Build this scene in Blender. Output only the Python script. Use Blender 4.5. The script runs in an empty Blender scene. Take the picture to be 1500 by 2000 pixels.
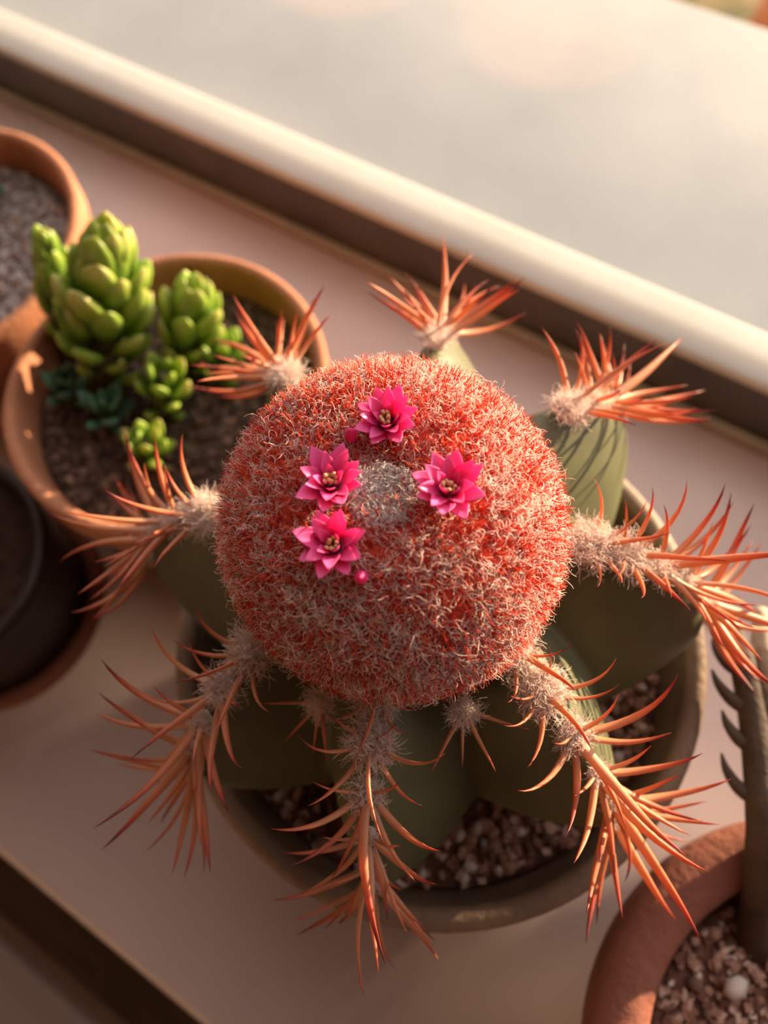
import bpy, math, random
import numpy as np
from mathutils import Vector, Matrix, noise

random.seed(7)
rng = np.random.default_rng(11)
SC = bpy.context.scene
COL = SC.collection

# ------------------------------------------------------------------ camera
CAM_POS = Vector((0.0, 0.0, 0.33))
CX = Vector((0.8358, 0.5428, -0.0827))      # image right
CY = Vector((0.4712, -0.7864, -0.3994))     # image down
CZ = Vector((-0.2819, 0.2949, -0.9130))     # view direction
cam_data = bpy.data.cameras.new('camera')
cam = bpy.data.objects.new('camera', cam_data)
COL.objects.link(cam)
m = Matrix((CX, -CY, -CZ)).transposed().to_4x4()
m.translation = CAM_POS
cam.matrix_world = m
cam_data.sensor_fit = 'VERTICAL'
cam_data.sensor_height = 36.0
cam_data.sensor_width = 27.0
cam_data.lens = 28.8
cam_data.clip_start = 0.005
cam_data.clip_end = 200
cam_data.dof.use_dof = True
cam_data.dof.focus_distance = 0.156
cam_data.dof.aperture_fstop = 9.5
SC.camera = cam

# ------------------------------------------------------------------ world, sun, exposure
world = bpy.data.worlds.new('hazy_sky')
SC.world = world
world.use_nodes = True
bg = world.node_tree.nodes['Background']
bg.inputs['Color'].default_value = (1.0, 0.885, 0.85, 1)
bg.inputs['Strength'].default_value = 1.3

SUN_AZ, SUN_EL = math.radians(68), math.radians(5.1)
sun_data = bpy.data.lights.new('sun', 'SUN')
sun_data.energy = 14.0
sun_data.color = (1.0, 0.74, 0.46)
sun_data.angle = math.radians(0.9)
sun = bpy.data.objects.new('sun', sun_data)
COL.objects.link(sun)
sd = Vector((math.cos(SUN_AZ) * math.cos(SUN_EL), math.sin(SUN_AZ) * math.cos(SUN_EL), math.sin(SUN_EL)))
sun.rotation_euler = sd.to_track_quat('Z', 'Y').to_euler()
sun.location = sd * 3

SC.view_settings.view_transform = 'Standard'
SC.view_settings.look = 'None'
SC.view_settings.exposure = 0.6
SC.view_settings.gamma = 1.0
SC.view_settings.use_curve_mapping = False

# ------------------------------------------------------------------ helpers
def link(o, parent=None):
    COL.objects.link(o)
    if parent is not None:
        o.parent = parent
    return o

def tag(o, label=None, cat=None, group=None, kind=None):
    if label: o['label'] = label
    if cat: o['category'] = cat
    if group: o['group'] = group
    if kind: o['kind'] = kind
    return o

def empty(name, loc):
    o = bpy.data.objects.new(name, None)
    o.empty_display_size = 0.01
    o.location = loc
    return link(o)

def mesh_from(name, verts, faces, mat=None, smooth=True):
    me = bpy.data.meshes.new(name)
    me.from_pydata([tuple(v) for v in verts], [], faces)
    me.update()
    if smooth:
        me.polygons.foreach_set('use_smooth', [True] * len(me.polygons))
    if mat: me.materials.append(mat)
    return me

def fast_quads(name, V, Q, mat=None, attr=None):
    me = bpy.data.meshes.new(name)
    V = np.ascontiguousarray(V, dtype=np.float32); Q = np.ascontiguousarray(Q, dtype=np.int32)
    me.vertices.add(len(V)); me.vertices.foreach_set('co', V.ravel())
    me.loops.add(Q.size); me.loops.foreach_set('vertex_index', Q.ravel())
    me.polygons.add(len(Q))
    me.polygons.foreach_set('loop_start', np.arange(0, Q.size, 4, dtype=np.int32))
    me.polygons.foreach_set('loop_total', np.full(len(Q), 4, dtype=np.int32))
    me.polygons.foreach_set('use_smooth', np.ones(len(Q), dtype=bool))
    if attr is not None:
        a = me.attributes.new('along', 'FLOAT', 'POINT'); a.data.foreach_set('value', np.ascontiguousarray(attr, dtype=np.float32))
    me.update(calc_edges=True)
    if mat: me.materials.append(mat)
    return me

def obj(name, me, parent=None, loc=(0, 0, 0)):
    o = bpy.data.objects.new(name, me)
    o.location = loc
    return link(o, parent)

def grid_faces(nr, nc, closed=True):
    f = []
    for i in range(nr - 1):
        for j in range(nc if closed else nc - 1):
            a = i * nc + j; b = i * nc + (j + 1) % nc
            f.append((a, b, b + nc, a + nc))
    return f

def lathe(name, prof, mat, seg=96, wob=0.0):
    """prof: list of (r, z); closed loop outside -> inside -> underside"""
    V = []
    for (r, z) in prof:
        for j in range(seg):
            a = 2 * math.pi * j / seg
            w = 1 + wob * math.sin(3 * a + z * 40)
            V.append((r * w * math.cos(a), r * w * math.sin(a), z))
    F = grid_faces(len(prof), seg)
    n = len(prof)
    F.append(tuple(range(seg))[::-1]); F.append(tuple((n - 1) * seg + j for j in range(seg)))
    return mesh_from(name, V, F, mat)

def box_mesh(name, x0, x1, y0, y1, z0, z1, mat, bev=0.0, seg=3):
    import bmesh
    bm = bmesh.new()
    bmesh.ops.create_cube(bm, size=1)
    for v in bm.verts:
        v.co = ((x0 + x1) / 2 + v.co.x * (x1 - x0), (y0 + y1) / 2 + v.co.y * (y1 - y0), (z0 + z1) / 2 + v.co.z * (z1 - z0))
    if bev > 0:
        bmesh.ops.bevel(bm, geom=bm.edges[:], offset=bev, segments=seg, profile=0.5, affect='EDGES')
    me = bpy.data.meshes.new(name); bm.to_mesh(me); bm.free()
    me.polygons.foreach_set('use_smooth', [bev > 0] * len(me.polygons))
    if mat: me.materials.append(mat)
    return me

def box(name, x0, x1, y0, y1, z0, z1, mat, parent=None, bev=0.0, seg=3):
    c = Vector(((x0 + x1) / 2, (y0 + y1) / 2, z0))
    me = box_mesh(name, x0 - c.x, x1 - c.x, y0 - c.y, y1 - c.y, 0, z1 - z0, mat, bev, seg)
    o = obj(name, me, parent)
    o.location = c - (parent.location if parent is not None else Vector((0, 0, 0)))
    return o

def norm(a):
    return a / np.maximum(np.linalg.norm(a, axis=-1, keepdims=True), 1e-9)

def strands(roots, dirs, lens, K, curl, grav=0.0, lay=0.0):
    """random-walk curly hairs -> (N, K+1, 3)"""
    N = len(roots)
    P = np.zeros((N, K + 1, 3)); P[:, 0] = roots
    d = norm(dirs + 0.35 * rng.normal(size=(N, 3)))
    b = rng.normal(size=(N, 3))
    step = (lens / K)[:, None]
    for k in range(K):
        P[:, k + 1] = P[:, k] + d * step
        b = norm(0.75 * b + 0.8 * rng.normal(size=(N, 3)))
        d = norm(d + curl * b + np.array([0, 0, -grav]))
        if lay: d = norm(d - lay * dirs * np.maximum(0, (d * dirs).sum(1))[:, None])
    return P

def tubes(P, rad, sides=3):
    """P (N,K+1,3), rad (K+1) or (N,K+1) -> verts, quads, along"""
    N, K1, _ = P.shape
    T = np.gradient(P, axis=1); T = norm(T)
    ref = rng.normal(size=(N, 1, 3))
    A = norm(np.cross(T, np.broadcast_to(ref, T.shape))); B = np.cross(T, A)
    rad = np.broadcast_to(np.asarray(rad), (N, K1))[:, :, None]
    ring = []
    for s in range(sides):
        a = 2 * math.pi * s / sides
        ring.append(P + rad * (math.cos(a) * A + math.sin(a) * B))
    V = np.stack(ring, axis=2)                     # N,K1,S,3
    base = (np.arange(N)[:, None, None] * K1 + np.arange(K1 - 1)[None, :, None]) * sides
    s = np.arange(sides)[None, None, :]; s2 = (s + 1) % sides
    Q = np.stack([base + s, base + s2, base + sides + s2, base + sides + s], axis=-1).reshape(-1, 4)
    al = np.broadcast_to(np.linspace(0, 1, K1)[None, :, None], (N, K1, sides)).ravel()
    return V.reshape(-1, 3), Q, al

def path_tube(pts, rads, sides=10, sub=6):
    """smooth tapering tube through points (Catmull-Rom), capped -> verts, faces"""
    pts = [Vector(p) for p in pts]
    ext = [pts[0] * 2 - pts[1]] + pts + [pts[-1] * 2 - pts[-2]]
    C, Rr = [], []
    for i in range(len(pts) - 1):
        p0, p1, p2, p3 = ext[i:i + 4]
        for k in range(sub):
            t = k / sub
            C.append(0.5 * ((2 * p1) + (p2 - p0) * t + (2 * p0 - 5 * p1 + 4 * p2 - p3) * t * t + (3 * p1 - p0 - 3 * p2 + p3) * t ** 3))
            Rr.append(rads[i] * (1 - t) + rads[i + 1] * t)
    C.append(pts[-1]); Rr.append(rads[-1])
    V = []
    ref = Vector((0.3, 0.9, 0.2))
    for i, c in enumerate(C):
        T = (C[min(i + 1, len(C) - 1)] - C[max(i - 1, 0)]).normalized()
        A = T.cross(ref).normalized(); B = T.cross(A)
        for s in range(sides):
            a = 2 * math.pi * s / sides
            V.append(c + Rr[i] * (math.cos(a) * A + math.sin(a) * B))
    F = grid_faces(len(C), sides)
    F.append(tuple(range(sides))[::-1]); F.append(tuple((len(C) - 1) * sides + s for s in range(sides)))
    return V, F

# ------------------------------------------------------------------ materials
def new_mat(name):
    mt = bpy.data.materials.new(name); mt.use_nodes = True
    nt = mt.node_tree
    for n in list(nt.nodes):
        nt.nodes.remove(n)
    out = nt.nodes.new('ShaderNodeOutputMaterial')
    return mt, nt, out

def L(nt, a, b): nt.links.new(a, b)

def ramp_node(nt, stops):
    r = nt.nodes.new('ShaderNodeValToRGB')
    el = r.color_ramp.elements
    while len(el) > 1: el.remove(el[-1])
    el[0].position = stops[0][0]; el[0].color = (*stops[0][1], 1)
    for p, c in stops[1:]:
        e = el.new(p); e.color = (*c, 1)
    return r

def noise_node(nt, scale, detail=4, rough=0.55, stretch=None):
    tc = nt.nodes.new('ShaderNodeTexCoord')
    n = nt.nodes.new('ShaderNodeTexNoise')
    n.inputs['Scale'].default_value = scale; n.inputs['Detail'].default_value = detail; n.inputs['Roughness'].default_value = rough
    if stretch:
        mp = nt.nodes.new('ShaderNodeMapping'); mp.inputs['Scale'].default_value = stretch
        L(nt, tc.outputs['Object'], mp.inputs['Vector']); L(nt, mp.outputs['Vector'], n.inputs['Vector'])
    else:
        L(nt, tc.outputs['Object'], n.inputs['Vector'])
    return n

def mat_noise(name, c1, c2, scale, rough=0.6, bump=0.0, bscale=None, spec=0.4, stretch=None, c3=None, coat=0.0, detail=4):
    mt, nt, out = new_mat(name)
    p = nt.nodes.new('ShaderNodeBsdfPrincipled')
    n = noise_node(nt, scale, detail, stretch=stretch)
    st = [(0.32, c1), (0.68, c2)] if c3 is None else [(0.28, c1), (0.52, c2), (0.75, c3)]
    r = ramp_node(nt, st)
    L(nt, n.outputs['Fac'], r.inputs['Fac']); L(nt, r.outputs['Color'], p.inputs['Base Color'])
    p.inputs['Roughness'].default_value = rough
    p.inputs['Specular IOR Level'].default_value = spec
    p.inputs['Coat Weight'].default_value = coat
    p.inputs['Coat Roughness'].default_value = 0.12
    if bump:
        n2 = noise_node(nt, bscale or scale * 4, 5)
        b = nt.nodes.new('ShaderNodeBump'); b.inputs['Strength'].default_value = bump; b.inputs['Distance'].default_value = 0.0015
        L(nt, n2.outputs['Fac'], b.inputs['Height']); L(nt, b.outputs['Normal'], p.inputs['Normal'])
    L(nt, p.outputs['BSDF'], out.inputs['Surface'])
    return mt

def mat_translucent(name, color_socket_fn, trans_gain=(1, 1, 1), mix=0.4, rough=0.45, gloss=0.35):
    mt, nt, out = new_mat(name)
    p = nt.nodes.new('ShaderNodeBsdfPrincipled')
    p.inputs['Roughness'].default_value = rough; p.inputs['Specular IOR Level'].default_value = gloss
    tr = nt.nodes.new('ShaderNodeBsdfTranslucent')
    mx = nt.nodes.new('ShaderNodeMixShader'); mx.inputs['Fac'].default_value = mix
    c = color_socket_fn(nt)
    L(nt, c, p.inputs['Base Color'])
    mul = nt.nodes.new('ShaderNodeMix'); mul.data_type = 'RGBA'; mul.blend_type = 'MULTIPLY'
    mul.inputs[0].default_value = 1.0; mul.inputs[7].default_value = (*trans_gain, 1)
    L(nt, c, mul.inputs[6]); L(nt, mul.outputs[2], tr.inputs['Color'])
    L(nt, p.outputs['BSDF'], mx.inputs[1]); L(nt, tr.outputs['BSDF'], mx.inputs[2]); L(nt, mx.outputs['Shader'], out.inputs['Surface'])
    return mt

def island_ramp(stops):
    def fn(nt):
        g = nt.nodes.new('ShaderNodeNewGeometry')
        r = ramp_node(nt, stops); L(nt, g.outputs['Random Per Island'], r.inputs['Fac'])
        return r.outputs['Color']
    return fn

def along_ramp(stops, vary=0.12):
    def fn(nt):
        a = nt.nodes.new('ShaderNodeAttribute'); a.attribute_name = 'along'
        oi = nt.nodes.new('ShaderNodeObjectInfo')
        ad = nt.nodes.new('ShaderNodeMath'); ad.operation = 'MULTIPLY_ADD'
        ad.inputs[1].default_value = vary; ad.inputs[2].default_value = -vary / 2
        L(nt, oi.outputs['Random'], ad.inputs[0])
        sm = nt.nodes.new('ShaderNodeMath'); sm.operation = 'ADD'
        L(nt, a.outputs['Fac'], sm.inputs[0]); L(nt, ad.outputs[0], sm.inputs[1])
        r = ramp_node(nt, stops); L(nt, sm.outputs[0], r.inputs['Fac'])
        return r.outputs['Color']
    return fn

M = {}
M['sill'] = mat_noise('sill_paint', (0.46, 0.37, 0.345), (0.52, 0.42, 0.39), 14, rough=0.30, spec=0.5)
M['wall'] = mat_noise('wall_paint', (0.44, 0.33, 0.27), (0.48, 0.36, 0.30), 3, rough=0.8)
M['floor'] = mat_noise('floor_boards', (0.05, 0.035, 0.028), (0.09, 0.06, 0.045), 5, rough=0.5, stretch=(1, 8, 1))
M['frame'] = mat_noise('cream_frame', (0.46, 0.445, 0.405), (0.51, 0.49, 0.45), 20, rough=0.35)
M['lip'] = mat_noise('metal_lip', (0.24, 0.215, 0.18), (0.30, 0.27, 0.23), 60, rough=0.35, spec=0.6)
M['rail_shade'] = mat_noise('rail_face_shade', (0.055, 0.052, 0.052), (0.085, 0.078, 0.076), 30, rough=0.35)  # dark colour stands for the shade on the rail's inner face
M['ledge'] = mat_noise('dusty_ledge', (0.315, 0.335, 0.352), (0.385, 0.402, 0.412), 9, rough=0.75, bump=0.1, bscale=300, detail=6)  # dusty mottling also stands in for faint wispy reflections in the glass
M['ground'] = mat_noise('leaf_litter', (0.045, 0.065, 0.018), (0.16, 0.13, 0.055), 16, rough=0.9, c3=(0.34, 0.23, 0.13))
M['desk'] = mat_noise('desk_wood', (0.24, 0.175, 0.145), (0.30, 0.22, 0.18), 6, rough=0.45, stretch=(1, 12, 4))
M['terra'] = mat_noise('terracotta', (0.33, 0.13, 0.07), (0.47, 0.21, 0.12), 45, rough=0.8, bump=0.35, bscale=420, spec=0.25)
M['terra_red'] = mat_noise('red_terracotta', (0.19, 0.062, 0.042), (0.28, 0.105, 0.068), 30, rough=0.75, bump=0.5, bscale=260, spec=0.3)
M['stone_pot'] = mat_noise('grey_brown_clay', (0.13, 0.080, 0.053), (0.22, 0.145, 0.095), 40, rough=0.6, bump=0.3, bscale=400, spec=0.4)
M['glaze'] = mat_noise('dark_brown_glaze', (0.018, 0.009, 0.007), (0.032, 0.015, 0.010), 20, rough=0.45, spec=0.4)
M['soil'] = mat_noise('dark_soil', (0.05, 0.032, 0.024), (0.13, 0.08, 0.06), 180, rough=0.95, bump=0.8, bscale=500, spec=0.1)
M['dark_soil'] = mat_noise('darker_soil', (0.025, 0.014, 0.010), (0.055, 0.03, 0.022), 180, rough=0.9, bump=0.6, bscale=500, spec=0.1)  # darker tone than the other soils, for the low glazed pot
M['soil_red'] = mat_noise('red_brown_soil', (0.08, 0.04, 0.03), (0.20, 0.10, 0.075), 220, rough=0.95, bump=0.8, bscale=500, spec=0.1)
M['soil_grey'] = mat_noise('grey_grit', (0.14, 0.10, 0.09), (0.34, 0.30, 0.29), 320, rough=0.95, bump=0.8, bscale=600, spec=0.1)
peb_cols = [((0.30, 0.165, 0.12), (0.45, 0.28, 0.21)), ((0.22, 0.10, 0.07), (0.36, 0.18, 0.13)), ((0.50, 0.42, 0.37), (0.66, 0.58, 0.53)), ((0.13, 0.075, 0.055), (0.22, 0.13, 0.10)), ((0.38, 0.22, 0.16), (0.52, 0.34, 0.26)), ((0.32, 0.29, 0.29), (0.48, 0.45, 0.44))]
PEB = [mat_noise('pebble_%d' % i, a, b, 300, rough=0.8, spec=0.25) for i, (a, b) in enumerate(peb_cols)]
M['body'] = mat_noise('cactus_skin', (0.062, 0.062, 0.030), (0.090, 0.090, 0.043), 55, rough=0.5, spec=0.35, stretch=(1, 1, 0.25), c3=(0.115, 0.122, 0.056))
M['ceph'] = mat_noise('cephalium_core', (0.42, 0.045, 0.030), (0.60, 0.10, 0.065), 300, rough=0.9, spec=0.05)
M['pad'] = mat_noise('areole_pad', (0.62, 0.50, 0.44), (0.74, 0.62, 0.56), 300, rough=0.95, spec=0.05)
M['wool'] = mat_translucent('white_wool', island_ramp([(0, (0.92, 0.74, 0.68)), (0.5, (0.96, 0.83, 0.78)), (1, (0.98, 0.91, 0.88))]), mix=0.45, rough=0.7, gloss=0.15)
M['wool_grey'] = mat_translucent('grey_wool', island_ramp([(0, (0.82, 0.77, 0.74)), (1, (0.97, 0.95, 0.94))]), mix=0.3, rough=0.7, gloss=0.15)
M['bristle'] = mat_translucent('red_bristle', island_ramp([(0, (0.66, 0.05, 0.028)), (0.6, (0.85, 0.11, 0.055)), (1, (0.92, 0.26, 0.14))]), mix=0.4, rough=0.4, gloss=0.3)
M['spine'] = mat_translucent('spine', along_ramp([(0.0, (0.68, 0.43, 0.31)), (0.2, (0.67, 0.35, 0.20)), (0.6, (0.64, 0.24, 0.12)), (0.85, (0.50, 0.10, 0.06)), (1.0, (0.20, 0.03, 0.03))], 0.35), (1.15, 0.95, 0.8), mix=0.4, rough=0.4, gloss=0.4)
M['petal'] = mat_translucent('pink_petal', along_ramp([(0.0, (0.75, 0.05, 0.26)), (0.4, (0.88, 0.10, 0.42)), (1.0, (0.90, 0.24, 0.58))], 0.2), (1.1, 0.5, 0.8), mix=0.45, rough=0.45, gloss=0.3)
M['anther'] = mat_noise('pale_anther', (0.70, 0.38, 0.18), (0.85, 0.60, 0.36), 900, rough=0.7)
M['throat'] = mat_noise('flower_throat', (0.30, 0.04, 0.05), (0.45, 0.09, 0.08), 900, rough=0.7)
M['leaf'] = mat_translucent('green_leaf', along_ramp([(0.0, (0.09, 0.17, 0.03)), (0.5, (0.19, 0.33, 0.04)), (0.85, (0.34, 0.46, 0.07)), (1.0, (0.52, 0.52, 0.16))], 0.25), (1.25, 1.2, 0.7), mix=0.35, rough=0.35, gloss=0.45)  # yellow tips put sunlit highlights into the leaf colour
M['leaf_teal'] = mat_translucent('teal_leaf', along_ramp([(0.0, (0.05, 0.13, 0.08)), (1.0, (0.12, 0.27, 0.17))], 0.2), mix=0.2, rough=0.4, gloss=0.4)
M['stem'] = mat_noise('leafy_stem', (0.10, 0.09, 0.04), (0.16, 0.15, 0.06), 200, rough=0.7)
M['dry'] = mat_noise('dry_brown_stem', (0.055, 0.036, 0.025), (0.10, 0.066, 0.045), 90, rough=0.75, bump=0.4)
M['dry_pale'] = mat_noise('pale_dry_stem', (0.32, 0.25, 0.17), (0.45, 0.36, 0.26), 90, rough=0.8, bump=0.4)

# thin clear glass
gm, nt, out = new_mat('window_glass')
tr = nt.nodes.new('ShaderNodeBsdfTransparent'); tr.inputs['Color'].default_value = (0.97, 0.975, 0.97, 1)
gl = nt.nodes.new('ShaderNodeBsdfGlossy'); gl.inputs['Roughness'].default_value = 0.02
lw = nt.nodes.new('ShaderNodeLayerWeight'); lw.inputs['Blend'].default_value = 0.5
pw = nt.nodes.new('ShaderNodeMath'); pw.operation = 'POWER'; pw.inputs[1].default_value = 4.0
ma = nt.nodes.new('ShaderNodeMath'); ma.operation = 'MULTIPLY_ADD'; ma.inputs[1].default_value = 0.55; ma.inputs[2].default_value = 0.03
L(nt, lw.outputs['Facing'], pw.inputs[0]); L(nt, pw.outputs[0], ma.inputs[0])
mx = nt.nodes.new('ShaderNodeMixShader')
L(nt, ma.outputs[0], mx.inputs['Fac']); L(nt, tr.outputs['BSDF'], mx.inputs[1]); L(nt, gl.outputs['BSDF'], mx.inputs[2]); L(nt, mx.outputs['Shader'], out.inputs['Surface'])
M['glass'] = gm

# ------------------------------------------------------------------ the setting
def struct(o, label=None):
    o['kind'] = 'structure'
    if label: o['label'] = label
    return o

YB = 0.2154                       # inner foot of the window frame
SX0, SX1 = -1.3, 1.7
struct(box('window_sill', SX0, SX1, -0.093, YB + 0.004, -0.028, 0.0, M['sill'], bev=0.006, seg=4), 'glossy pinkish white window sill carrying the row of potted plants')
struct(box('floor', -2.2, 2.6, -2.6, 0.22, -0.92, -0.9, M['floor']))
struct(box('ceiling', -2.2, 2.6, -2.6, 0.26, 1.7, 1.72, M['wall']))
struct(box('wall_left', -2.22, -2.2, -2.6, 0.26, -0.9, 1.7, M['wall']))
struct(box('wall_right', 2.6, 2.62, -2.6, 0.26, -0.9, 1.7, M['wall']))
struct(box('wall_back', -2.2, 2.6, -2.62, -2.6, -0.9, 1.7, M['wall']))
wf = empty('wall_front', (0, 0.1, -0.9)); struct(wf)
box('wall_panel', -2.2, 2.6, -0.055, 0.2195, -0.9, -0.0285, M['wall'], wf)
box('wall_panel', -2.2, SX0, 0.0, 0.26, -0.028, 1.7, M['wall'], wf)
box('wall_panel', SX1, 2.6, 0.0, 0.26, -0.028, 1.7, M['wall'], wf)
box('wall_panel', SX0, SX1, 0.0, 0.26, 1.45, 1.7, M['wall'], wf)

# window: lip, strip painted dark for the rail's shaded inner face, cream bottom rail, stile, panes
RZ = 0.035
win = empty('window_1', (0.2, 0.236, 0.0)); struct(win, 'cream framed window with its shaded inner rail face painted dark along the sill')
box('metal_lip', SX0, SX1, YB - 0.001, YB + 0.0048, 0.0003, 0.0046, M['lip'], win, bev=0.0018)
box('rail_face_shade', SX0, SX1, YB + 0.0049, 0.2209, 0.0003, RZ - 0.003, M['rail_shade'], win)
box('bottom_rail', SX0, SX1, 0.2205, 0.2470, 0.0, RZ, M['frame'], win, bev=0.003, seg=4)
for xs in (-0.512, 0.75):
    box('stile', xs, xs + 0.030, 0.2220, 0.2460, RZ, 1.42, M['frame'], win, bev=0.003)
box('top_rail', SX0, SX1, 0.2205, 0.2470, 1.42, 1.45, M['frame'], win, bev=0.003)
for a, b in ((SX0, -0.512), (-0.482, 0.75), (0.78, SX1)):
    box('pane', a, b, 0.2325, 0.2355, RZ - 0.002, 1.422, M['glass'], win)

bl = empty('added_blind', (0.2, 0.19, 0.855)); tag(bl, 'beige blind added out of view to dim the front of the sill', 'blind')  # out of view, added to darken the front of the sill
box('added_blind_cloth', SX0 + 0.01, SX1 - 0.01, 0.1885, 0.1900, 0.87, 1.40, M['wall'], bl)
box('added_blind_bar', SX0 + 0.01, SX1 - 0.01, 0.184, 0.1945, 0.855, 0.872, M['frame'], bl, bev=0.003)
box('added_blind_case', SX0 + 0.005, SX1 - 0.005, 0.165, 0.2145, 1.395, 1.4495, M['frame'], bl, bev=0.006)

# outside: ledge and garden bed below
struct(box('outer_ledge', -2.2, 2.6, 0.2475, 0.468, -0.05, 0.0, M['ledge'], bev=0.003, seg=3), 'pale grey dusty ledge outside the window glass')
gv, gf = [], []
nx, ny = 90, 60
for i in range(ny):
    for j in range(nx):
        x = -3.5 + 7.5 * j / (nx - 1); y = 0.44 + 6 * (i / (ny - 1)) ** 1.5
        gv.append((x, y, -0.55 + 0.05 * noise.noise(Vector((x * 3, y * 3, 0)))))
gf = grid_faces(ny, nx, closed=False)
struct(obj('ground', mesh_from('ground', gv, gf, M['ground'])), 'brown and green garden ground far below the ledge')

# lower furniture edge inside the room, in front of the sill
desk = box('desk_board', -1.2, 0.9, -0.75, -0.139, -0.105, -0.075, M['desk'], bev=0.004)
tag(desk, 'brown wooden desk top in the bottom left corner below the sill', 'desk')
dl = desk.location
for (x, y) in ((-1.1, -0.7), (0.8, -0.7), (-1.1, -0.2), (0.8, -0.2)):
    l = box('leg', x - 0.025, x + 0.025, y - 0.025, y + 0.025, -0.9, -0.105, M['desk'], desk, bev=0.004)

# ------------------------------------------------------------------ pots
def pot_profile(R, H, rb, lip_h, lip_t, wall, soil_z, flare=0.0):
    """outside bottom -> lip -> inner wall -> inner bottom"""
    ro = R - lip_t * 0.30                 # body radius right under the lip
    p = [(rb * 0.9, 0.0), (rb, 0.0012), (rb + (ro - rb) * 0.5, (H - lip_h) * 0.5), (ro, H - lip_h), (R - 0.0012, H - lip_h + 0.0006), (R, H - lip_h + 0.002)]
    n = 8
    cr = R - lip_t / 2
    hz = lip_t * 0.38
    for k in range(n + 1):
        a = math.pi * k / n
        p.append((cr + lip_t / 2 * math.cos(a), H - hz + hz * math.sin(a)))
    p += [(R - lip_t - 0.0008, H - hz - 0.004), (R - lip_t - flare * 0.5, (H + soil_z) / 2), (R - lip_t - flare, soil_z), (rb - wall, wall * 1.5), (0.004, wall * 1.5)]
    return p

def make_pot(name, c, R, H, rb, lip_h, lip_t, soil_z, mat, label, flare=0.002, wall=0.006):
    me = lathe(name, pot_profile(R, H, rb, lip_h, lip_t, wall, soil_z, flare), mat, wob=0.004)
    o = obj(name, me, None, (c[0], c[1], 0.0))
    tag(o, label, 'pot')
    return o

PM = (-0.0376, 0.0495); RM, HM, SM = 0.0763, 0.100, 0.081
make_pot('flower_pot', PM, RM, HM, 0.060, 0.012, 0.0062, SM, M['stone_pot'], 'grey brown round clay pot holding the woolly red cactus', flare=0.003)
P2 = (-0.1720, 0.0808); R2, H2, S2 = 0.0600, 0.085, 0.070
make_pot('flower_pot', P2, R2, H2, 0.048, 0.014, 0.0048, S2, M['terra'], 'terracotta pot holding the bright green leafy succulent', flare=0.002)
P1 = (-0.3025, 0.0862); R1, H1, S1 = 0.0628, 0.085, 0.068
make_pot('flower_pot', P1, R1, H1, 0.045, 0.014, 0.0050, S1, M['terra'], 'terracotta pot with grey grit cut off by the left edge of the photo', flare=0.002)
PR = (0.1052, 0.0096); RR, HR, SR = 0.0634, 0.090, 0.072
make_pot('flower_pot', PR, RR, HR, 0.044, 0.018, 0.0150, SR, M['terra_red'], 'thick rimmed red terracotta pot in the bottom right corner', flare=0.002)
PD = (-0.2215, -0.0170); RD, HD, SD = 0.0450, 0.052, 0.046
dpot = empty('flower_pot', (PD[0], PD[1], 0.0)); tag(dpot, 'low dark brown glazed pot at the left edge below the succulent', 'pot')
obj('glazed_body', lathe('glazed_body', pot_profile(RD, HD, 0.040, 0.010, 0.0045, 0.005, SD, 0.001), M['glaze']), dpot, (0, 0, 0.0045))
obj('clay_foot', lathe('clay_foot', [(0.040, 0.0), (0.0462, 0.0006), (0.0470, 0.003), (0.0455, 0.0062), (0.0415, 0.0062), (0.041, 0.0042), (0.004, 0.0042)], M['terra_red']), dpot)

# ------------------------------------------------------------------ pebbles
import bmesh
def pebble_mesh(seed, mat):
    r = random.Random(seed)
    bm = bmesh.new(); bmesh.ops.create_icosphere(bm, subdivisions=1, radius=1.0)
    off = Vector((r.random() * 50, r.random() * 50, r.random() * 50))
    sx, sy, sz = 1.0, r.uniform(0.65, 0.95), r.uniform(0.55, 0.8)
    for v in bm.verts:
        k = 1 + 0.28 * noise.noise(v.co * 0.9 + off)
        v.co = Vector((v.co.x * sx * k, v.co.y * sy * k, v.co.z * sz * k))
    me = bpy.data.meshes.new('pebble'); bm.to_mesh(me); bm.free()
    me.polygons.foreach_set('use_smooth', [r.random() < 0.4] * len(me.polygons))
    me.materials.append(mat)
    return me
PMESH = {(v, c): pebble_mesh(v * 10 + c, PEB[c]) for v in range(4) for c in range(len(PEB))}

def soil_bed(name, c, R, z, mat, label, amp=0.0012, fr=260, keep=None):
    """lumpy disc of substrate with some thickness, its own thing lying in the pot"""
    V = []; nr, nc = 26, 72
    for i in range(nr):
        r = R * (i + 0.15) / (nr - 0.85)
        for j in range(nc):
            a = 2 * math.pi * j / nc
            x, y = r * math.cos(a), r * math.sin(a)
            V.append((x, y, amp * noise.noise(Vector((x * fr, y * fr, c[0] * 50))) + amp * 0.7 * noise.noise(Vector((x * fr * 2.3, y * fr * 2.3, 3)))))
    for k, (rr, zz) in enumerate(((R, -0.006), (R * 0.6, -0.006), (0.0005, -0.006))):
        for j in range(nc):
            a = 2 * math.pi * j / nc
            V.append((rr * math.cos(a), rr * math.sin(a), zz))
    F = [f[::-1] for f in grid_faces(nr + 3, nc)]
    F = [f[::-1] for f in F]
    F.append(tuple(range(nc))[::-1])
    root = empty(name, (c[0], c[1], z)); tag(root, label, 'gravel')
    obj('soil', mesh_from('soil', V, F, mat), root)
    return root

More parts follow.
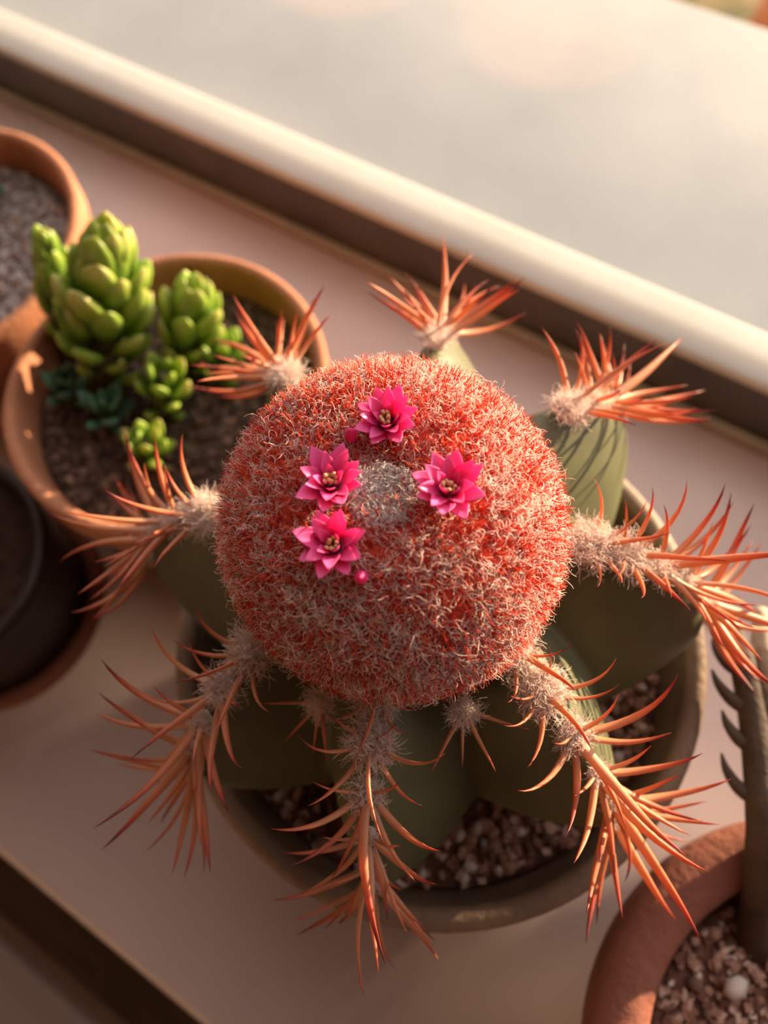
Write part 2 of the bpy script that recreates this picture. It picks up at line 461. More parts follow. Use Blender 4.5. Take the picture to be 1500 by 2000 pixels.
def scatter(root, pts, smin, smax, weights, seed):
    r = random.Random(seed)
    for (x, y, zz) in pts:
        c = r.choices(range(len(PEB)), weights)[0]
        o = bpy.data.objects.new('pebble', PMESH[(r.randrange(4), c)])
        s = r.uniform(smin, smax)
        o.location = (x, y, zz + s * 0.35)
        o.rotation_euler = (r.uniform(-.5, .5), r.uniform(-.5, .5), r.uniform(0, 6.28))
        o.scale = (s, s, s)
        link(o, root)

def poisson(n, R0, R1, dmin, seed, ok=None, tries=9000):
    r = random.Random(seed); pts = []
    for _ in range(tries):
        a = r.uniform(0, 6.2832); q = math.sqrt(r.uniform(R0 * R0, R1 * R1))
        x, y = q * math.cos(a), q * math.sin(a)
        if ok and not ok(x, y, a, q): continue
        if all((x - p[0]) ** 2 + (y - p[1]) ** 2 > dmin * dmin for p in pts):
            pts.append((x, y, 0.0))
            if len(pts) >= n: break
    return pts

# ------------------------------------------------------------------ cactus
CREST = [(.018, .163), (.0315, .162), (.0435, .159), (.0545, .1535), (.0635, .1450), (.0695, .1345), (.0720, .1225), (.0695, .1105), (.0620, .0980), (.0550, .0860), (.048, .0765)]
VALLEY = [(.016, .155), (.025, .1525), (.032, .1480), (.0385, .1410), (.0435, .1330), (.0475, .1240), (.0495, .1150), (.0495, .1050), (.0480, .0950), (.0450, .0850), (.042, .0765)]
RIBS = dict(B=-66, LR=-20, R=24, UR=70, T=114, UL=157, Lf=207, LL=254)
RANG = sorted(a % 360 for a in RIBS.values())

def interp(tab, p):
    p = max(0.0, min(len(tab) - 1.0001, p)); i = int(p); f = p - i
    # smooth Catmull-Rom
    g = lambda k: tab[max(0, min(len(tab) - 1, k))]
    o = []
    for d in range(2):
        p0, p1, p2, p3 = g(i - 1)[d], g(i)[d], g(i + 1)[d], g(i + 2)[d]
        o.append(0.5 * (2 * p1 + (p2 - p0) * f + (2 * p0 - 5 * p1 + 4 * p2 - p3) * f * f + (3 * p1 - p0 - 3 * p2 + p3) * f ** 3))
    return o

def axis(z):
    t = (z - 0.08) / 0.1
    return Vector((-0.0385 - 0.0055 * t, 0.0505 - 0.0028 * t, z))

def body_axis(z):
    k = max(0.0, min(1.0, (z - 0.085) / 0.06))
    return axis(z) + Vector((-0.0040 * k, 0.0060 * k, 0))

def rib_frac(adeg):
    """signed 0 at crest .. 1 at valley"""
    a = adeg % 360
    best = None
    n = len(RANG)
    for i in range(n):
        lo, hi = RANG[i], RANG[(i + 1) % n] + (360 if i == n - 1 else 0)
        aa = a + 360 if a < RANG[0] else a
        if lo <= aa <= hi:
            mid = (lo + hi) / 2
            return (aa - lo) / (mid - lo) if aa < mid else (hi - aa) / (hi - mid)
    return 1.0

E0 = math.sqrt(.012)
def rib_w(u):
    return 1 - (math.sqrt(u * u + .012) - E0) / (math.sqrt(1.012) - E0)

def skin_point(adeg, p):
    w = rib_w(rib_frac(adeg))
    rc, zc = interp(CREST, p); rv, zv = interp(VALLEY, p)
    wr = w ** 1.12
    r = rv + (rc - rv) * wr; z = zv + (zc - zv) * wr
    a = math.radians(adeg); c = body_axis(z)
    return Vector((c.x + r * math.cos(a), c.y + r * math.sin(a), z))

CB = Vector((PM[0], PM[1], 0.0765))
cactus = empty('cactus', CB)
tag(cactus, 'round green ribbed cactus with woolly red cap, orange spines and pink flowers', 'cactus')

# body: rows along profile, columns placed densely at the ribs
cols = []
for i in range(8):
    lo = RANG[i]; hi = RANG[(i + 1) % 8] + (360 if i == 7 else 0)
    for k in range(26):
        cols.append(lo + (hi - lo) * k / 26)
NR = 44
bv = []
for i in range(NR):
    p = 10 * i / (NR - 1)
    for a in cols:
        q = skin_point(a, p) - CB
        n1 = noise.noise(q * 60) * 0.0004
        bv.append(q * (1 + n1 * 6))
bf = [f[::-1] for f in grid_faces(NR, len(cols))]
bf.append(tuple(range(len(cols)))); bf.append(tuple((NR - 1) * len(cols) + j for j in range(len(cols)))[::-1])
obj('body', mesh_from('body', bv, bf, M['body']), cactus)

# cephalium -------------------------------------------------------
CEPH = [(.0002, .1985), (.004, .1990), (.009, .2000), (.015, .2000), (.021, .1978), (.0262, .1938), (.0302, .1880), (.0325, .1810), (.0326, .1740), (.0312, .1670), (.0293, .1600), (.0285, .1530)]
def ceph_point(a, p):
    r, z = interp(CEPH, p); c = axis(z)
    return Vector((c.x + r * math.cos(a), c.y + r * math.sin(a), z))
cv = []
NRC, NCC = 56, 96
for i in range(NRC):
    p = 11 * i / (NRC - 1)
    for j in range(NCC):
        a = 2 * math.pi * j / NCC
        cv.append(ceph_point(a, p) - CB)
cf = [f[::-1] for f in grid_faces(NRC, NCC)]
cf.append(tuple(range(NCC)))
ceph_me = mesh_from('woolly_cap', cv, cf, M['ceph'])
ceph = obj('woolly_cap', ceph_me, cactus); ceph['label'] = 'red woolly cap dotted with white hair'

# sample points on the cap by area
tabs = np.array([[*interp(CEPH, p)] for p in np.linspace(0, 10.999, 400)])
dr = np.gradient(tabs[:, 0]); dz = np.gradient(tabs[:, 1]); ds = np.hypot(dr, dz)
wts = tabs[:, 0] * ds; cdf = np.cumsum(wts) / wts.sum()
def sample_cap(n):
    u = rng.random(n); idx = np.searchsorted(cdf, u).clip(0, 399)
    r = tabs[idx, 0]; z = tabs[idx, 1]; a = rng.random(n) * 2 * np.pi
    t = (z - 0.08) / 0.1
    P = np.stack([-0.0385 - 0.0055 * t + r * np.cos(a), 0.0505 - 0.0028 * t + r * np.sin(a), z], 1)
    nr, nz = -dz[idx] / ds[idx], dr[idx] / ds[idx]
    Nn = np.stack([nr * np.cos(a), nr * np.sin(a), nz], 1)
    return P, norm(Nn), r, z, a
def fbm(P, f, seed):
    o = seed * 17.3
    return np.array([noise.noise(Vector((p[0] * f + o, p[1] * f, p[2] * f))) for p in P])

# red bristles
P, Nn, r, z, a = sample_cap(15000)
keep = ~((r < 0.0048) & (z > 0.195))
P, Nn, r = P[keep], Nn[keep], r[keep]
ln = rng.uniform(0.0026, 0.0046, len(P))
S = strands(P - np.array(CB) - Nn * 0.0006, norm(Nn + 0.25 * np.array([0, 0, 1.0])), ln, 2, 0.12)
V, Q, al = tubes(S, np.array([0.00015, 0.00012, 0.00002]))
o = obj('red_bristles', fast_quads('red_bristles', V, Q, M['bristle'], al), ceph); o['kind'] = 'stuff'

# white curly wool
P, Nn, r, z, a = sample_cap(36000)
cl = fbm(P, 260, 1) * 0.6 + fbm(P, 90, 2) * 0.5
dens = np.where((r < 0.0050) & (z > 0.195), 1.0, np.where((r < 0.020) & (z > 0.19), 0.40, np.where(z < 0.19, 1.0, 0.85)))
keep = (rng.random(len(P)) < np.clip(dens * (1 + 2.2 * cl), 0.03, 1))
P, Nn, r, z = P[keep], Nn[keep], r[keep], z[keep]
ln = rng.uniform(0.0030, 0.0060, len(P)) * np.where(r < 0.0055, 0.7, 1.0)
S = strands(P - np.array(CB), Nn, ln, 9, 1.05, grav=0.02, lay=0.30)
V, Q, al = tubes(S, np.array([6.5, 6.5, 6.5, 6.2, 6, 5.8, 5.5, 5, 4.5, 3]) * 1e-5)
o = obj('white_wool', fast_quads('white_wool', V, Q, M['wool'], al), ceph); o['kind'] = 'stuff'

# pale grey woolly centre of the cap
ctr = np.array((-0.0418, 0.0444, 0.1992)) - np.array(CB)
q = 0.0056 * rng.random(1500) ** 0.62; a = rng.random(1500) * 2 * np.pi
rt = np.stack([ctr[0] + q * np.cos(a), ctr[1] + q * np.sin(a), np.full(1500, ctr[2] + 0.0004) + q * 0.15], 1)
S = strands(rt, norm(np.stack([np.cos(a) * 0.5, np.sin(a) * 0.5, np.full(1500, 0.8)], 1)), rng.uniform(0.0018, 0.0036, 1500), 7, 0.8, grav=0.03, lay=0.25)
V, Q, al = tubes(S, np.array([6.5, 6.5, 6.2, 6, 5.5, 5, 4.5, 3]) * 1e-5)
o = obj('centre_wool', fast_quads('centre_wool', V, Q, M['wool_grey'], al), ceph); o['kind'] = 'stuff'; o['label'] = 'pale grey wool at the centre of the cap'
# one long loose hair lying over the cap
V, F = path_tube([Vector((-0.0560, 0.0215, 0.1850)) - CB, Vector((-0.0512, 0.0178, 0.1800)) - CB, Vector((-0.0455, 0.0150, 0.1720)) - CB], [0.00005, 0.00006, 0.00004], 4, 5)
obj('loose_hair', mesh_from('loose_hair', V, F, M['wool']), ceph)

# ------------------------------------------------------------------ spines
def spine_mesh(bend, seed, sides=6, K=9):
    """unit length, along +X, bending to +Z by `bend` radians"""
    r = random.Random(seed)
    C = [Vector((0, 0, 0))]; ang = -bend * 0.30
    for k in range(K):
        ang2 = -bend * 0.30 + bend * ((k + 0.5) / K) ** 1.1
        C.append(C[-1] + Vector((math.cos(ang2), 0.03 * math.sin(k * 0.9 + seed), math.sin(ang2))) / K)
    V, al = [], []
    for k, c in enumerate(C):
        t = k / K
        rad = 0.036 * (1 - t ** 1.7) ** 0.85 * (0.85 + 0.15 * min(1, t * 4)) + 0.0012
        T = (C[min(k + 1, K)] - C[max(k - 1, 0)]).normalized()
        Bn = Vector((0, 1, 0)); A = Bn.cross(T).normalized()
        for s in range(sides):
            th = 2 * math.pi * s / sides
            V.append(c + rad * (1.0 * math.cos(th) * A * 0.72 + 1.15 * math.sin(th) * Bn)); al.append(t)
    F = grid_faces(K + 1, sides)
    F.append(tuple(range(sides))[::-1]); F.append(tuple(K * sides + s for s in range(sides)))
    me = mesh_from('spine', V, F, M['spine'])
    at = me.attributes.new('along', 'FLOAT', 'POINT'); at.data.foreach_set('value', al)
    return me
SPM = {}
def spine_data(bend):
    k = round(bend * 5) / 5
    v = random.randrange(2)
    if (k, v) not in SPM: SPM[(k, v)] = spine_mesh(k, len(SPM) + 1)
    return SPM[(k, v)]

def add_spine(parent, d, bdir, length, bend, off):
    X = d.normalized(); Zz = (bdir - X * bdir.dot(X)).normalized(); Yy = Zz.cross(X)
    mt = Matrix((X, Yy, Zz)).transposed().to_4x4() @ Matrix.Diagonal((length, length, length, 1))
    mt.translation = off
    o = bpy.data.objects.new('spine', spine_data(bend))
    link(o, parent); o.matrix_basis = mt
    return o

def wool_tuft(name, loc, N, T, S, size, nh, mat):
    """woolly areole: a small pad plus curly hair, one mesh"""
    n = np.array(N); t = np.array(T); s = np.array(S)
    a = rng.random(nh) * 2 * np.pi; q = np.sqrt(rng.random(nh))
    el = rng.random(nh) ** 0.7
    roots = (q * np.cos(a))[:, None] * t * size * 0.55 + (q * np.sin(a))[:, None] * s * size * 0.5 + (0.28 * size * np.sqrt(1 - q * q))[:, None] * n - 0.1 * size * n
    dirs = norm(n[None] * 0.9 + 1.15 * roots / size + 0.25 * rng.normal(size=(nh, 3)))
    St = strands(roots, dirs, size * rng.uniform(0.45, 0.95, nh), 5, 0.75, lay=0.1)
    V, Q, al = tubes(St, np.array([0.00007, 0.00007, 0.000065, 0.00006, 0.00005, 0.00003]))
    # pad
    pv = []
    for i in range(7):
        ph = math.pi * i / 6
        for j in range(10):
            th = 2 * math.pi * j / 10
            pv.append(t * (size * 0.55 * math.sin(ph) * math.cos(th)) + s * (size * 0.48 * math.sin(ph) * math.sin(th)) + n * (size * 0.30 * math.cos(ph) - 0.05 * size))
    pq = np.array(grid_faces(7, 10)) + len(V)
    me = fast_quads(name, np.vstack([V, np.array(pv)]), np.vstack([Q, pq]), mat)
    o = bpy.data.objects.new(name, me); o.location = loc
    return link(o, cactus)

AREOLES = dict(
    B=[1.45, 2.3, 3.2, 4.1, 4.95, 5.65], LR=[1.35, 2.2, 3.15, 4.1, 4.95, 5.75], R=[1.75, 2.4, 3.2, 4.05, 4.85, 5.6],
    UR=[2.5, 3.2, 3.9, 4.7], T=[2.9, 3.6, 4.4], UL=[2.8, 3.5, 4.2, 5.0], Lf=[2.2, 3.0, 3.75, 4.5, 5.3], LL=[1.9, 2.8, 3.7, 4.55, 5.4])
for rn, plist in AREOLES.items():
    ad = RIBS[rn]
    for ia, p in enumerate(plist):
        c = skin_point(ad, p)
        T = (skin_point(ad, p + 0.25) - skin_point(ad, p - 0.25)).normalized()
        rad = Vector((math.cos(math.radians(ad)), math.sin(math.radians(ad)), 0))
        S = Vector((-math.sin(math.radians(ad)), math.cos(math.radians(ad)), 0))
        N = S.cross(T).normalized()
        if N.dot(rad + Vector((0, 0, 1))) < 0: N = -N
        top = max(0.0, 1 - (p - 1.3) / 3.0)
        size = 0.0076 * (0.46 + 0.54 * min(1, top * 1.3)) if p < 5 else 0.0034
        aro = wool_tuft('areole', c + N * 0.0003 - CB, N, T, S, size, int(260 + 420 * min(1, top * 1.3)), M['wool'])
        base_len = 0.0130 + 0.0105 * min(1, (p - 1.2) / 2.2)
        if rn == 'B' and p > 3.5: base_len *= 0.84
        fan = [(40, 24, 1.05, 1.25), (-40, 24, 1.05, 1.25), (78, 30, 1.0, 1.2), (-78, 30, 1.0, 1.2), (122, 40, .66, .6), (-122, 40, .66, .6), (4, 46, 1.22, .5)]
        if ia >= 2: fan.append((12 * (1 if ia % 2 else -1), 16, 1.0, .7))
        if ia == 0: fan = fan[:4] + fan[6:7]
        if p > 5.2: fan = [f for f in fan if abs(f[0]) < 100]
        if rn == 'T': fan.append((-20, 34, 1.05, .6))
        for (phi, el, lf, bd) in fan:
            ph = math.radians(phi + random.uniform(-13, 13)); e = math.radians(el + random.uniform(-9, 9))
            d = (T * math.cos(ph) + S * math.sin(ph)) * math.cos(e) + N * math.sin(e)
            bdir = -T + N * 0.25 + S * random.uniform(-.15, .15)
            if abs(phi) < 30: bdir = -T * 0.4 + N * 0.6 * random.choice((-1, 1)) + S * random.uniform(-.8, .8)
            add_spine(aro, d, bdir, base_len * lf * random.uniform(.82, 1.18), max(0.0, bd + random.uniform(-.2, .3)), d * 0.001 + N * 0.0004)

# two young woolly areoles pushing out from under the cap between the ribs
for (x, y, z_, ad) in ((*(-0.0150, 0.0271, 0.1560), -45), (*(-0.0410, 0.0124, 0.1570), -92)):
    c = Vector((x, y, z_)) - CB
    rad = Vector((math.cos(math.radians(ad)), math.sin(math.radians(ad)), 0))
    S = Vector((-rad.y, rad.x, 0)); N = (rad * 0.8 + Vector((0, 0, .6))).normalized(); T = S.cross(N); T = T if T.z < 0 else -T
    aro = wool_tuft('areole', c, N, T, S, 0.0052, 300, M['wool'])
    for phi in (-55, -15, 25, 62):
        ph = math.radians(phi + random.uniform(-8, 8)); e = math.radians(random.uniform(20, 45))
        d = (T * math.cos(ph) + S * math.sin(ph)) * math.cos(e) + N * math.sin(e)
        add_spine(aro, d, -T + N * .3, random.uniform(.009, .014), random.uniform(0, .3), d * 0.001)

# ------------------------------------------------------------------ flowers on the cap
def blade(name, Ln, W, TH, mat, cup=0.25, tip=0.5, curve=0.4, nu=9, nv=10, wmax=0.6, taper=1.0):
    """thick leaf or petal: along +Z, inner face to +X, unit placed at its base"""
    V, al = [], []
    for i in range(nu):
        u = i / (nu - 1)
        if u < wmax: w = W * (0.42 + 0.58 * math.sin(0.5 * math.pi * u / wmax))
        else:
            q = (u - wmax) / (1 - wmax); w = W * max(0.02, (1 - q ** (1 + tip * 2)) ** taper)
        th = TH * (0.7 + 0.3 * math.sin(math.pi * u)) * min(1, w / W * 1.3 + 0.05)
        x0 = -curve * Ln * u * u; z0 = Ln * u
        for j in range(nv):
            a = 2 * math.pi * j / nv
            y = w / 2 * math.cos(a)
            x = th / 2 * math.sin(a) + cup * (y * y) / max(W, 1e-6) * 2
            V.append((x0 + x, y, z0)); al.append(u)
    F = grid_faces(nu, nv)
    F.append(tuple(range(nv))[::-1]); F.append(tuple((nu - 1) * nv + j for j in range(nv)))
    me = mesh_from(name, V, F, mat)
    at = me.attributes.new('along', 'FLOAT', 'POINT'); at.data.foreach_set('value', al)
    return me

PETALS = [blade('petal', 0.0063, 0.0033, 0.00028, M['petal'], cup=0.35, tip=0.25, curve=0.04, wmax=0.55), blade('petal', 0.0060, 0.0029, 0.00028, M['petal'], cup=0.5, tip=0.2, curve=0.12, wmax=0.55), blade('petal', 0.0050, 0.0021, 0.00026, M['petal'], cup=0.5, tip=0.3, curve=0.0, wmax=0.5)]
def anther_mesh():
    bm = bmesh.new(); bmesh.ops.create_icosphere(bm, subdivisions=1, radius=0.00042)
    for v in bm.verts: v.co.z *= 1.5
    bmesh.ops.create_cone(bm, segments=5, radius1=0.00010, radius2=0.00010, depth=0.0024, matrix=Matrix.Translation((0, 0, -0.0013)))
    me = bpy.data.meshes.new('stamen'); bm.to_mesh(me); bm.free()
    me.polygons.foreach_set('use_smooth', [True] * len(me.polygons)); me.materials.append(M['anther'])
    return me
ANTH = anther_mesh()

def frame_from(N, spin=0.0):
    q = Vector((0, 0, 1)).rotation_difference(N.normalized())
    return q.to_matrix().to_4x4() @ Matrix.Rotation(spin, 4, 'Z')

def make_flower(loc, N, spin, sc=1.0, label=None, open_=1.0):
    prof = [(0.0010, -0.004), (0.0012, -0.001), (0.0017, 0.0008), (0.0018, 0.0014), (0.0014, 0.0010), (0.0009, -0.0005), (0.0002, -0.0012)]
    tube = obj('flower', lathe('flower', prof, M['throat'], seg=20), cactus)
    tube.matrix_basis = Matrix.Translation(loc - CB) @ frame_from(N, spin) @ Matrix.Scale(sc, 4)
    if label: tube['label'] = label
    r = random.Random(int(spin * 100))
    for ring, (n, tilt, mi, off) in enumerate(((8, 52, 0, 0), (7, 34, 1, 0.4), (4, 14, 2, 0.2))):
        for k in range(n):
            a = 2 * math.pi * (k + off) / n + r.uniform(-.12, .12)
            t = math.radians(tilt * open_ + r.uniform(-9, 9))
            mt = Matrix.Rotation(a, 4, 'Z') @ Matrix.Translation((0.0013 - 0.00015 * ring, 0, 0.0002 + 0.0002 * ring)) @ Matrix.Rotation(t, 4, 'Y') @ Matrix.Rotation(math.pi, 4, 'Z') @ Matrix.Scale(r.uniform(.88, 1.1), 4)
            o = bpy.data.objects.new('petal', PETALS[mi]); link(o, tube); o.matrix_basis = mt
    for k in range(11):
        a = 2 * math.pi * k / 11 * 1.0 + r.uniform(-.2, .2); q = 0.0010 if k < 8 else 0.0004
        o = bpy.data.objects.new('stamen', ANTH); link(o, tube)
        o.matrix_basis = Matrix.Translation((q * math.cos(a), q * math.sin(a), 0.0026 + 0.0004 * (k % 3))) @ Matrix.Rotation(0.25, 4, Vector((-math.sin(a), math.cos(a), 0)))

APEX = axis(0.2)
def on_cap(px_w):
    """drop a world xy onto the cap: returns point and normal"""
    x, y = px_w
    best = None
    for p in np.linspace(0, 8, 200):
        r, z = interp(CEPH, p); c = axis(z)
        d = math.hypot(x - c.x, y - c.y)
        if best is None or abs(d - r) < best[0]: best = (abs(d - r), p, z)
    p, z = best[1], best[2]; a = math.atan2(y - axis(z).y, x - axis(z).x)
    e = 0.05
    t = ceph_point(a, p + e) - ceph_point(a, max(0, p - e)); s = Vector((-math.sin(a), math.cos(a), 0))
    n = s.cross(t).normalized()
    if n.z < 0: n = -n
    return ceph_point(a, p), n
FLOW = [((-0.0503, 0.0405), 'pink open flower left of the grey centre of the cap', 0.3), ((-0.0484, 0.0563), 'pink open flower above the grey centre of the cap', 1.7),
        ((-0.0320, 0.0502), 'pink open flower right of the grey centre of the cap', 2.6), ((-0.0433, 0.0318), 'pink open flower nearest the front of the cap', 4.1)]
for (xy, lab, spin) in FLOW:
    c, n = on_cap(xy)
    make_flower(c + n * 0.0016, (n + Vector((0, 0, 0.7))).normalized(), spin, 1.0, lab)
# closed buds
for xy in ((-0.0530, 0.0508), (-0.0370, 0.0306)):
    c, n = on_cap(xy)
    V, F = path_tube([(0, 0, -0.001), (0, 0, 0.0012), (0, 0, 0.0026), (0, 0, 0.0036)], [0.0007, 0.0012, 0.0010, 0.0002], 10, 4)
    me = mesh_from('flower_bud', V, F, M['petal'])
    b = obj('flower_bud', me, cactus); b.matrix_basis = Matrix.Translation(c + n * 0.0012 - CB) @ frame_from(n)

# ------------------------------------------------------------------ gravel in the cactus pot
def clear_of_body(x, y, a, q):
    w = Vector((PM[0] + x, PM[1] + y, SM)); c = axis(SM)
    ad = math.degrees(math.atan2(w.y - c.y, w.x - c.x)); d = math.hypot(w.x - c.x, w.y - c.y)
    s = skin_point(ad, 9.3); rs = math.hypot(s.x - c.x, s.y - c.y)
    return d > rs + 0.0015
gb = soil_bed('gravel', PM, RM - 0.0098, SM, M['soil_red'], 'brown, pink and white gravel around the woolly cactus in the grey brown pot', amp=0.0006)
scatter(gb, poisson(290, 0.044, 0.0645, 0.0029, 3, clear_of_body), 0.0014, 0.0026, [5, 4, 2, 3, 4, 1], 5)

def grit(root, R, n, size, stops, seed, ok=None):
    r = np.random.default_rng(seed)
    q = R * np.sqrt(r.random(n)); a = r.random(n) * 2 * np.pi
    c = np.stack([q * np.cos(a), q * np.sin(a), np.full(n, size * 0.25)], 1)
    if ok is not None:
        c = c[[ok(x, y, 0, 0) for x, y, _ in c]]; n = len(c)
    cube = np.array([(-1, -1, -1), (1, -1, -1), (1, 1, -1), (-1, 1, -1), (-1, -1, 1), (1, -1, 1), (1, 1, 1), (-1, 1, 1)], float)
    V = cube[None] * (1 + 0.35 * r.normal(size=(n, 8, 3))) * (size * r.uniform(.5, 1.1, n))[:, None, None]
    sp = r.random(n) * 6.28
    V = np.stack([V[..., 0] * np.cos(sp)[:, None] - V[..., 1] * np.sin(sp)[:, None], V[..., 0] * np.sin(sp)[:, None] + V[..., 1] * np.cos(sp)[:, None], V[..., 2] * 0.8], -1) + c[:, None]
    fq = np.array([(0, 3, 2, 1), (4, 5, 6, 7), (0, 1, 5, 4), (1, 2, 6, 5), (2, 3, 7, 6), (3, 0, 4, 7)])
    Q = (np.arange(n)[:, None, None] * 8 + fq[None]).reshape(-1, 4)
    me = fast_quads('grit', V.reshape(-1, 3), Q, mat_translucent('grit_' + str(seed), island_ramp(stops), mix=0.0, rough=0.85, gloss=0.2))
    me.polygons.foreach_set('use_smooth', [False] * len(me.polygons))
    o = obj('grit', me, root); o['kind'] = 'stuff'
BROWN = [(0, (0.10, 0.05, 0.035)), (0.4, (0.26, 0.13, 0.095)), (0.75, (0.42, 0.25, 0.19)), (1, (0.66, 0.52, 0.45))]
GREY = [(0, (0.13, 0.09, 0.08)), (0.4, (0.30, 0.25, 0.24)), (0.8, (0.50, 0.46, 0.45)), (1, (0.62, 0.56, 0.52))]
DARK = [(0, (0.035, 0.02, 0.015)), (0.6, (0.10, 0.06, 0.045)), (1, (0.22, 0.14, 0.11))]
grit(gb, 0.0660, 2600, 0.0011, BROWN, 31, clear_of_body)
g2 = soil_bed('gravel', P2, R2 - 0.0072, S2, M['soil'], 'dark brown soil around the green succulent', amp=0.0011)
scatter(g2, poisson(110, 0.004, 0.049, 0.0050, 8), 0.0012, 0.0022, [1, 2, 0, 6, 0, 0], 6)
grit(g2, 0.0515, 1200, 0.0012, DARK, 32)
g1 = soil_bed('gravel', P1, R1 - 0.0074, S1, M['soil_grey'], 'grey and brown grit in the pot cut off by the left edge', amp=0.0007)
scatter(g1, poisson(170, 0.0, 0.052, 0.0040, 9, lambda x, y, a, q: x > 0.005), 0.0014, 0.0024, [2, 3, 3, 2, 1, 8], 7)
grit(g1, 0.0545, 2200, 0.0010, GREY, 33)
gr = soil_bed('gravel', PR, RR - 0.0174, SR, M['soil_red'], 'mixed gravel with one big white stone in the thick rimmed pot', amp=0.0007)
scatter(gr, [p for p in poisson(150, 0.0, 0.042, 0.0042, 10) if math.hypot(p[0] + 0.029, p[1] - 0.006) > 0.006], 0.0016, 0.0028, [5, 4, 2, 3, 3, 1], 8)
big = bpy.data.objects.new('pebble', PMESH[(1, 2)]); big.location = (-0.0294, 0.0058, 0.0030); big.scale = (0.0045, 0.0045, 0.0042); big.rotation_euler = (0.3, 0.4, 1.0); link(big, gr)
big['label'] = 'big white stone'
grit(gr, 0.0450, 1600, 0.0011, BROWN, 34)
gd = soil_bed('gravel', PD, RD - 0.0060, SD + 0.0045, M['dark_soil'], 'dark brown soil in the low dark glazed pot', amp=0.0008)

# ------------------------------------------------------------------ green succulent
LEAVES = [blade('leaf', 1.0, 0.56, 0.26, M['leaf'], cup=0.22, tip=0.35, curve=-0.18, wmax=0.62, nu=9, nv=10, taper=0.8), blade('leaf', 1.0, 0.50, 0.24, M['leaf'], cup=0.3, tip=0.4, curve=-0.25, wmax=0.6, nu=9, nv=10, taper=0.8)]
LEAF_T = [blade('leaf', 1.0, 0.55, 0.2, M['leaf_teal'], cup=0.25, tip=0.3, curve=-0.2, wmax=0.55)]

def rosette(root, base, top, n, ln, rad, seed, meshes=LEAVES, tb=62, tt=8, name='shoot'):
    """upright stack of thick leaves on a stem; stem is the part, leaves its sub-parts"""
    r = random.Random(seed)
    base = Vector(base); top = Vector(top); ax = (top - base)
    V, F = path_tube([(0, 0, 0), ax * 0.5, ax * 0.95], [rad * 0.55, rad * 0.5, rad * 0.25], 10, 4)
    st = obj(name, mesh_from(name, V, F, M['stem']), root, base - root.location)
    Q = frame_from(ax)
    for k in range(n):
        t = (k + 0.5) / n
        a = k * 2.39996 + r.uniform(-.15, .15)
        tilt = math.radians(tb + (tt - tb) * t ** 1.2 + r.uniform(-6, 6))
        s = ln * (0.66 + 0.46 * math.sin(math.pi * t ** 1.25)) * r.uniform(.9, 1.1)
        pos = ax * (0.10 + 0.74 * t)
        loc = Matrix.Translation(pos) @ Q @ Matrix.Rotation(a, 4, 'Z') @ Matrix.Translation((rad * 0.5 * (1 - 0.6 * t), 0, 0)) @ Matrix.Rotation(tilt, 4, 'Y') @ Matrix.Rotation(math.pi, 4, 'Z') @ Matrix.Scale(s, 4)
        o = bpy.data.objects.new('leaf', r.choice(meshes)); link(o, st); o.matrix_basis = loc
    return st

suc = empty('succulent', (P2[0], P2[1], S2)); tag(suc, 'bright green succulent with stacked fleshy leaf columns in terracotta pot', 'succulent')
rosette(suc, (-0.2041, 0.0740, 0.0700), (-0.1885, 0.1004, 0.1370), 46, 0.0212, 0.014, 1, tb=58)
rosette(suc, (-0.2237, 0.0777, 0.0700), (-0.2236, 0.0957, 0.1220), 20, 0.0150, 0.0085, 2, tb=40)
rosette(suc, (-0.1798, 0.0920, 0.0700), (-0.1704, 0.1096, 0.1080), 24, 0.0170, 0.011, 3, tb=44)
rosette(suc, (-0.1757, 0.0760, 0.0700), (-0.1682, 0.0811, 0.0940), 15, 0.0125, 0.008, 4, tb=70, tt=22)
rosette(suc, (-0.1669, 0.0967, 0.0700), (-0.1617, 0.1043, 0.0860), 12, 0.0115, 0.006, 5, tb=68, tt=22)
rosette(suc, (-0.1661, 0.0552, 0.0700), (-0.1610, 0.0588, 0.0860), 13, 0.0110, 0.006, 6, tb=70, tt=22)
rosette(suc, (-0.2102, 0.0612, 0.0700), (-0.2080, 0.0629, 0.0820), 11, 0.0105, 0.005, 7, LEAF_T, tb=78)
rosette(suc, (-0.1895, 0.0602, 0.0700), (-0.1872, 0.0635, 0.0820), 11, 0.0115, 0.005, 8, LEAF_T, tb=80)

# small blue-green plant at the left pot
bp = empty('small_succulent', (-0.3139, 0.1212, 0.0680)); tag(bp, 'small blue green succulent peeking in at the left edge in the grit', 'succulent')
rosette(bp, (-0.3139, 0.1212, 0.0680), (-0.3069, 0.1198, 0.0780), 10, 0.0085, 0.004, 21, LEAF_T, tb=82)

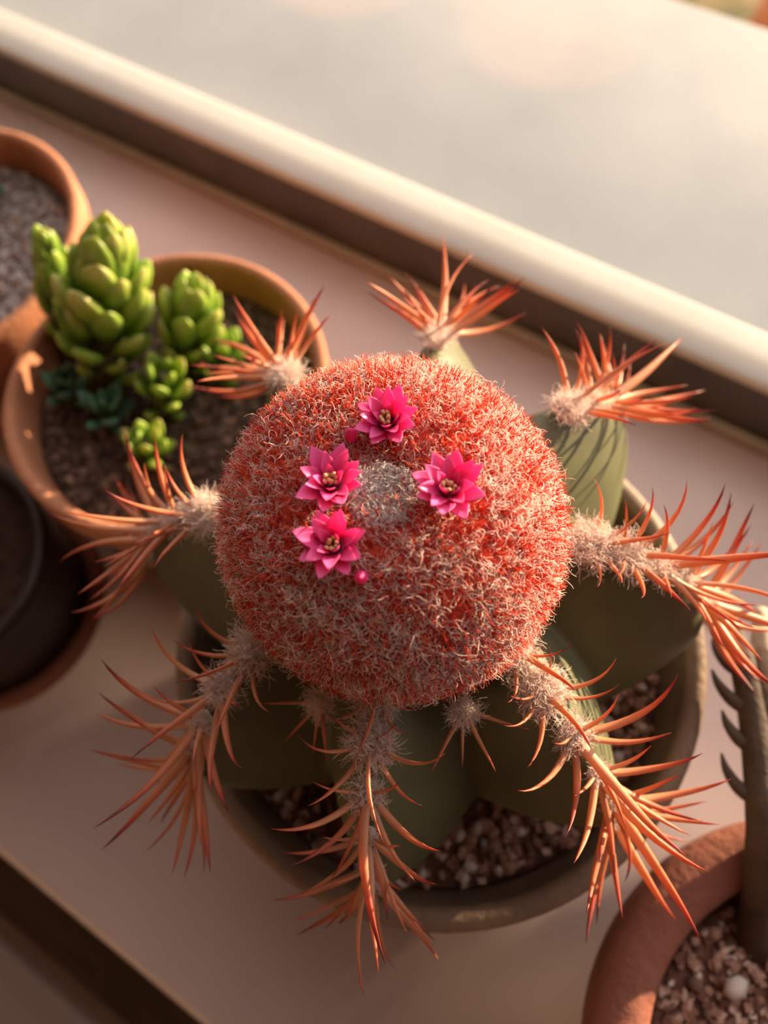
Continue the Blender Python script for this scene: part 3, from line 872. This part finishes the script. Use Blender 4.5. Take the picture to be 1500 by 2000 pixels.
# ------------------------------------------------------------------ dry toothed stem in the right pot
dry = empty('dry_stem_plant', (PR[0] - 0.028, PR[1] + 0.018, SR)); tag(dry, 'dry brown toothed stems rising from the thick rimmed pot at right', 'plant')
def dry_stem(pts, rads, mat, teeth):
    pts = [Vector(p) for p in pts]
    V, F = path_tube([p - dry.location for p in pts], rads, 9, 7)
    st = obj('stem', mesh_from('stem', V, F, mat), dry)
    for (i, f, side, ln) in teeth:
        p = pts[i].lerp(pts[i + 1], f) - dry.location
        t = (pts[i + 1] - pts[i]).normalized()
        sd_ = side.normalized()
        d = (sd_ * 0.9 + t * 0.55).normalized()
        V, F = path_tube([p, p + d * ln * 0.5, p + d * ln * 0.8 + t * ln * 0.25, p + d * ln * 0.9 + t * ln * 0.55], [0.0026, 0.0019, 0.0012, 0.0003], 7, 4)
        obj('tooth', mesh_from('tooth', V, F, mat), st)
pts = [(PR[0] - 0.028, PR[1] + 0.018, SR - 0.002), (0.0614, 0.0484, 0.0980), (0.0527, 0.0632, 0.1020), (0.0451, 0.0749, 0.1040), (0.0366, 0.0860, 0.1060), (0.0291, 0.0944, 0.1070)]
lf = Vector((-0.789, -0.621, 0.043))
dry_stem(pts, [0.0050, 0.0046, 0.0042, 0.0038, 0.0034, 0.002], M['dry'], [(1, 0.55, lf, 0.012), (2, 0.35, lf, 0.010), (3, 0.05, lf, 0.011), (3, 0.75, lf, 0.009), (4, 0.5, lf, 0.007)])
pts2 = [(PR[0] - 0.018, PR[1] + 0.020, SR - 0.002), (0.0638, 0.0617, 0.0980), (0.0542, 0.0748, 0.1020), (0.0467, 0.0839, 0.1040), (0.0409, 0.0914, 0.1050), (0.0357, 0.1020, 0.1040)]
dry_stem(pts2, [0.0044, 0.0040, 0.0038, 0.0038, 0.0034, 0.002], M['dry_pale'], [(2, 0.5, lf, 0.008), (3, 0.8, lf, 0.007), (4, 0.5, -lf, 0.008)])

# ------------------------------------------------------------------ dry garden stalks below the ledge
for k, (x, y, h, tone) in enumerate(((-0.16, 1.02, 0.30, 0), (-0.05, 1.10, 0.34, 1), (-0.22, 1.22, 0.26, 2), (0.05, 1.0, 0.32, 3))):
    V, F = path_tube([(0, 0, -0.03), (0.02, 0.01, h * 0.4), (0.01, 0.04, h * 0.75), (-0.02, 0.05, h)], [0.022, 0.018, 0.014, 0.003], 8, 5)
    o = obj('garden_stalk', mesh_from('garden_stalk', V, F, M['dry_pale'] if k % 2 else M['terra']), None, (x, y, -0.55))
    tag(o, ['reddish stalk in the garden bed nearest the ledge corner', 'pale stalk in the garden bed beyond the ledge', 'short reddish stalk farthest out in the garden bed', 'pale stalk in the garden bed cut off by the right edge'][tone], 'stalk')
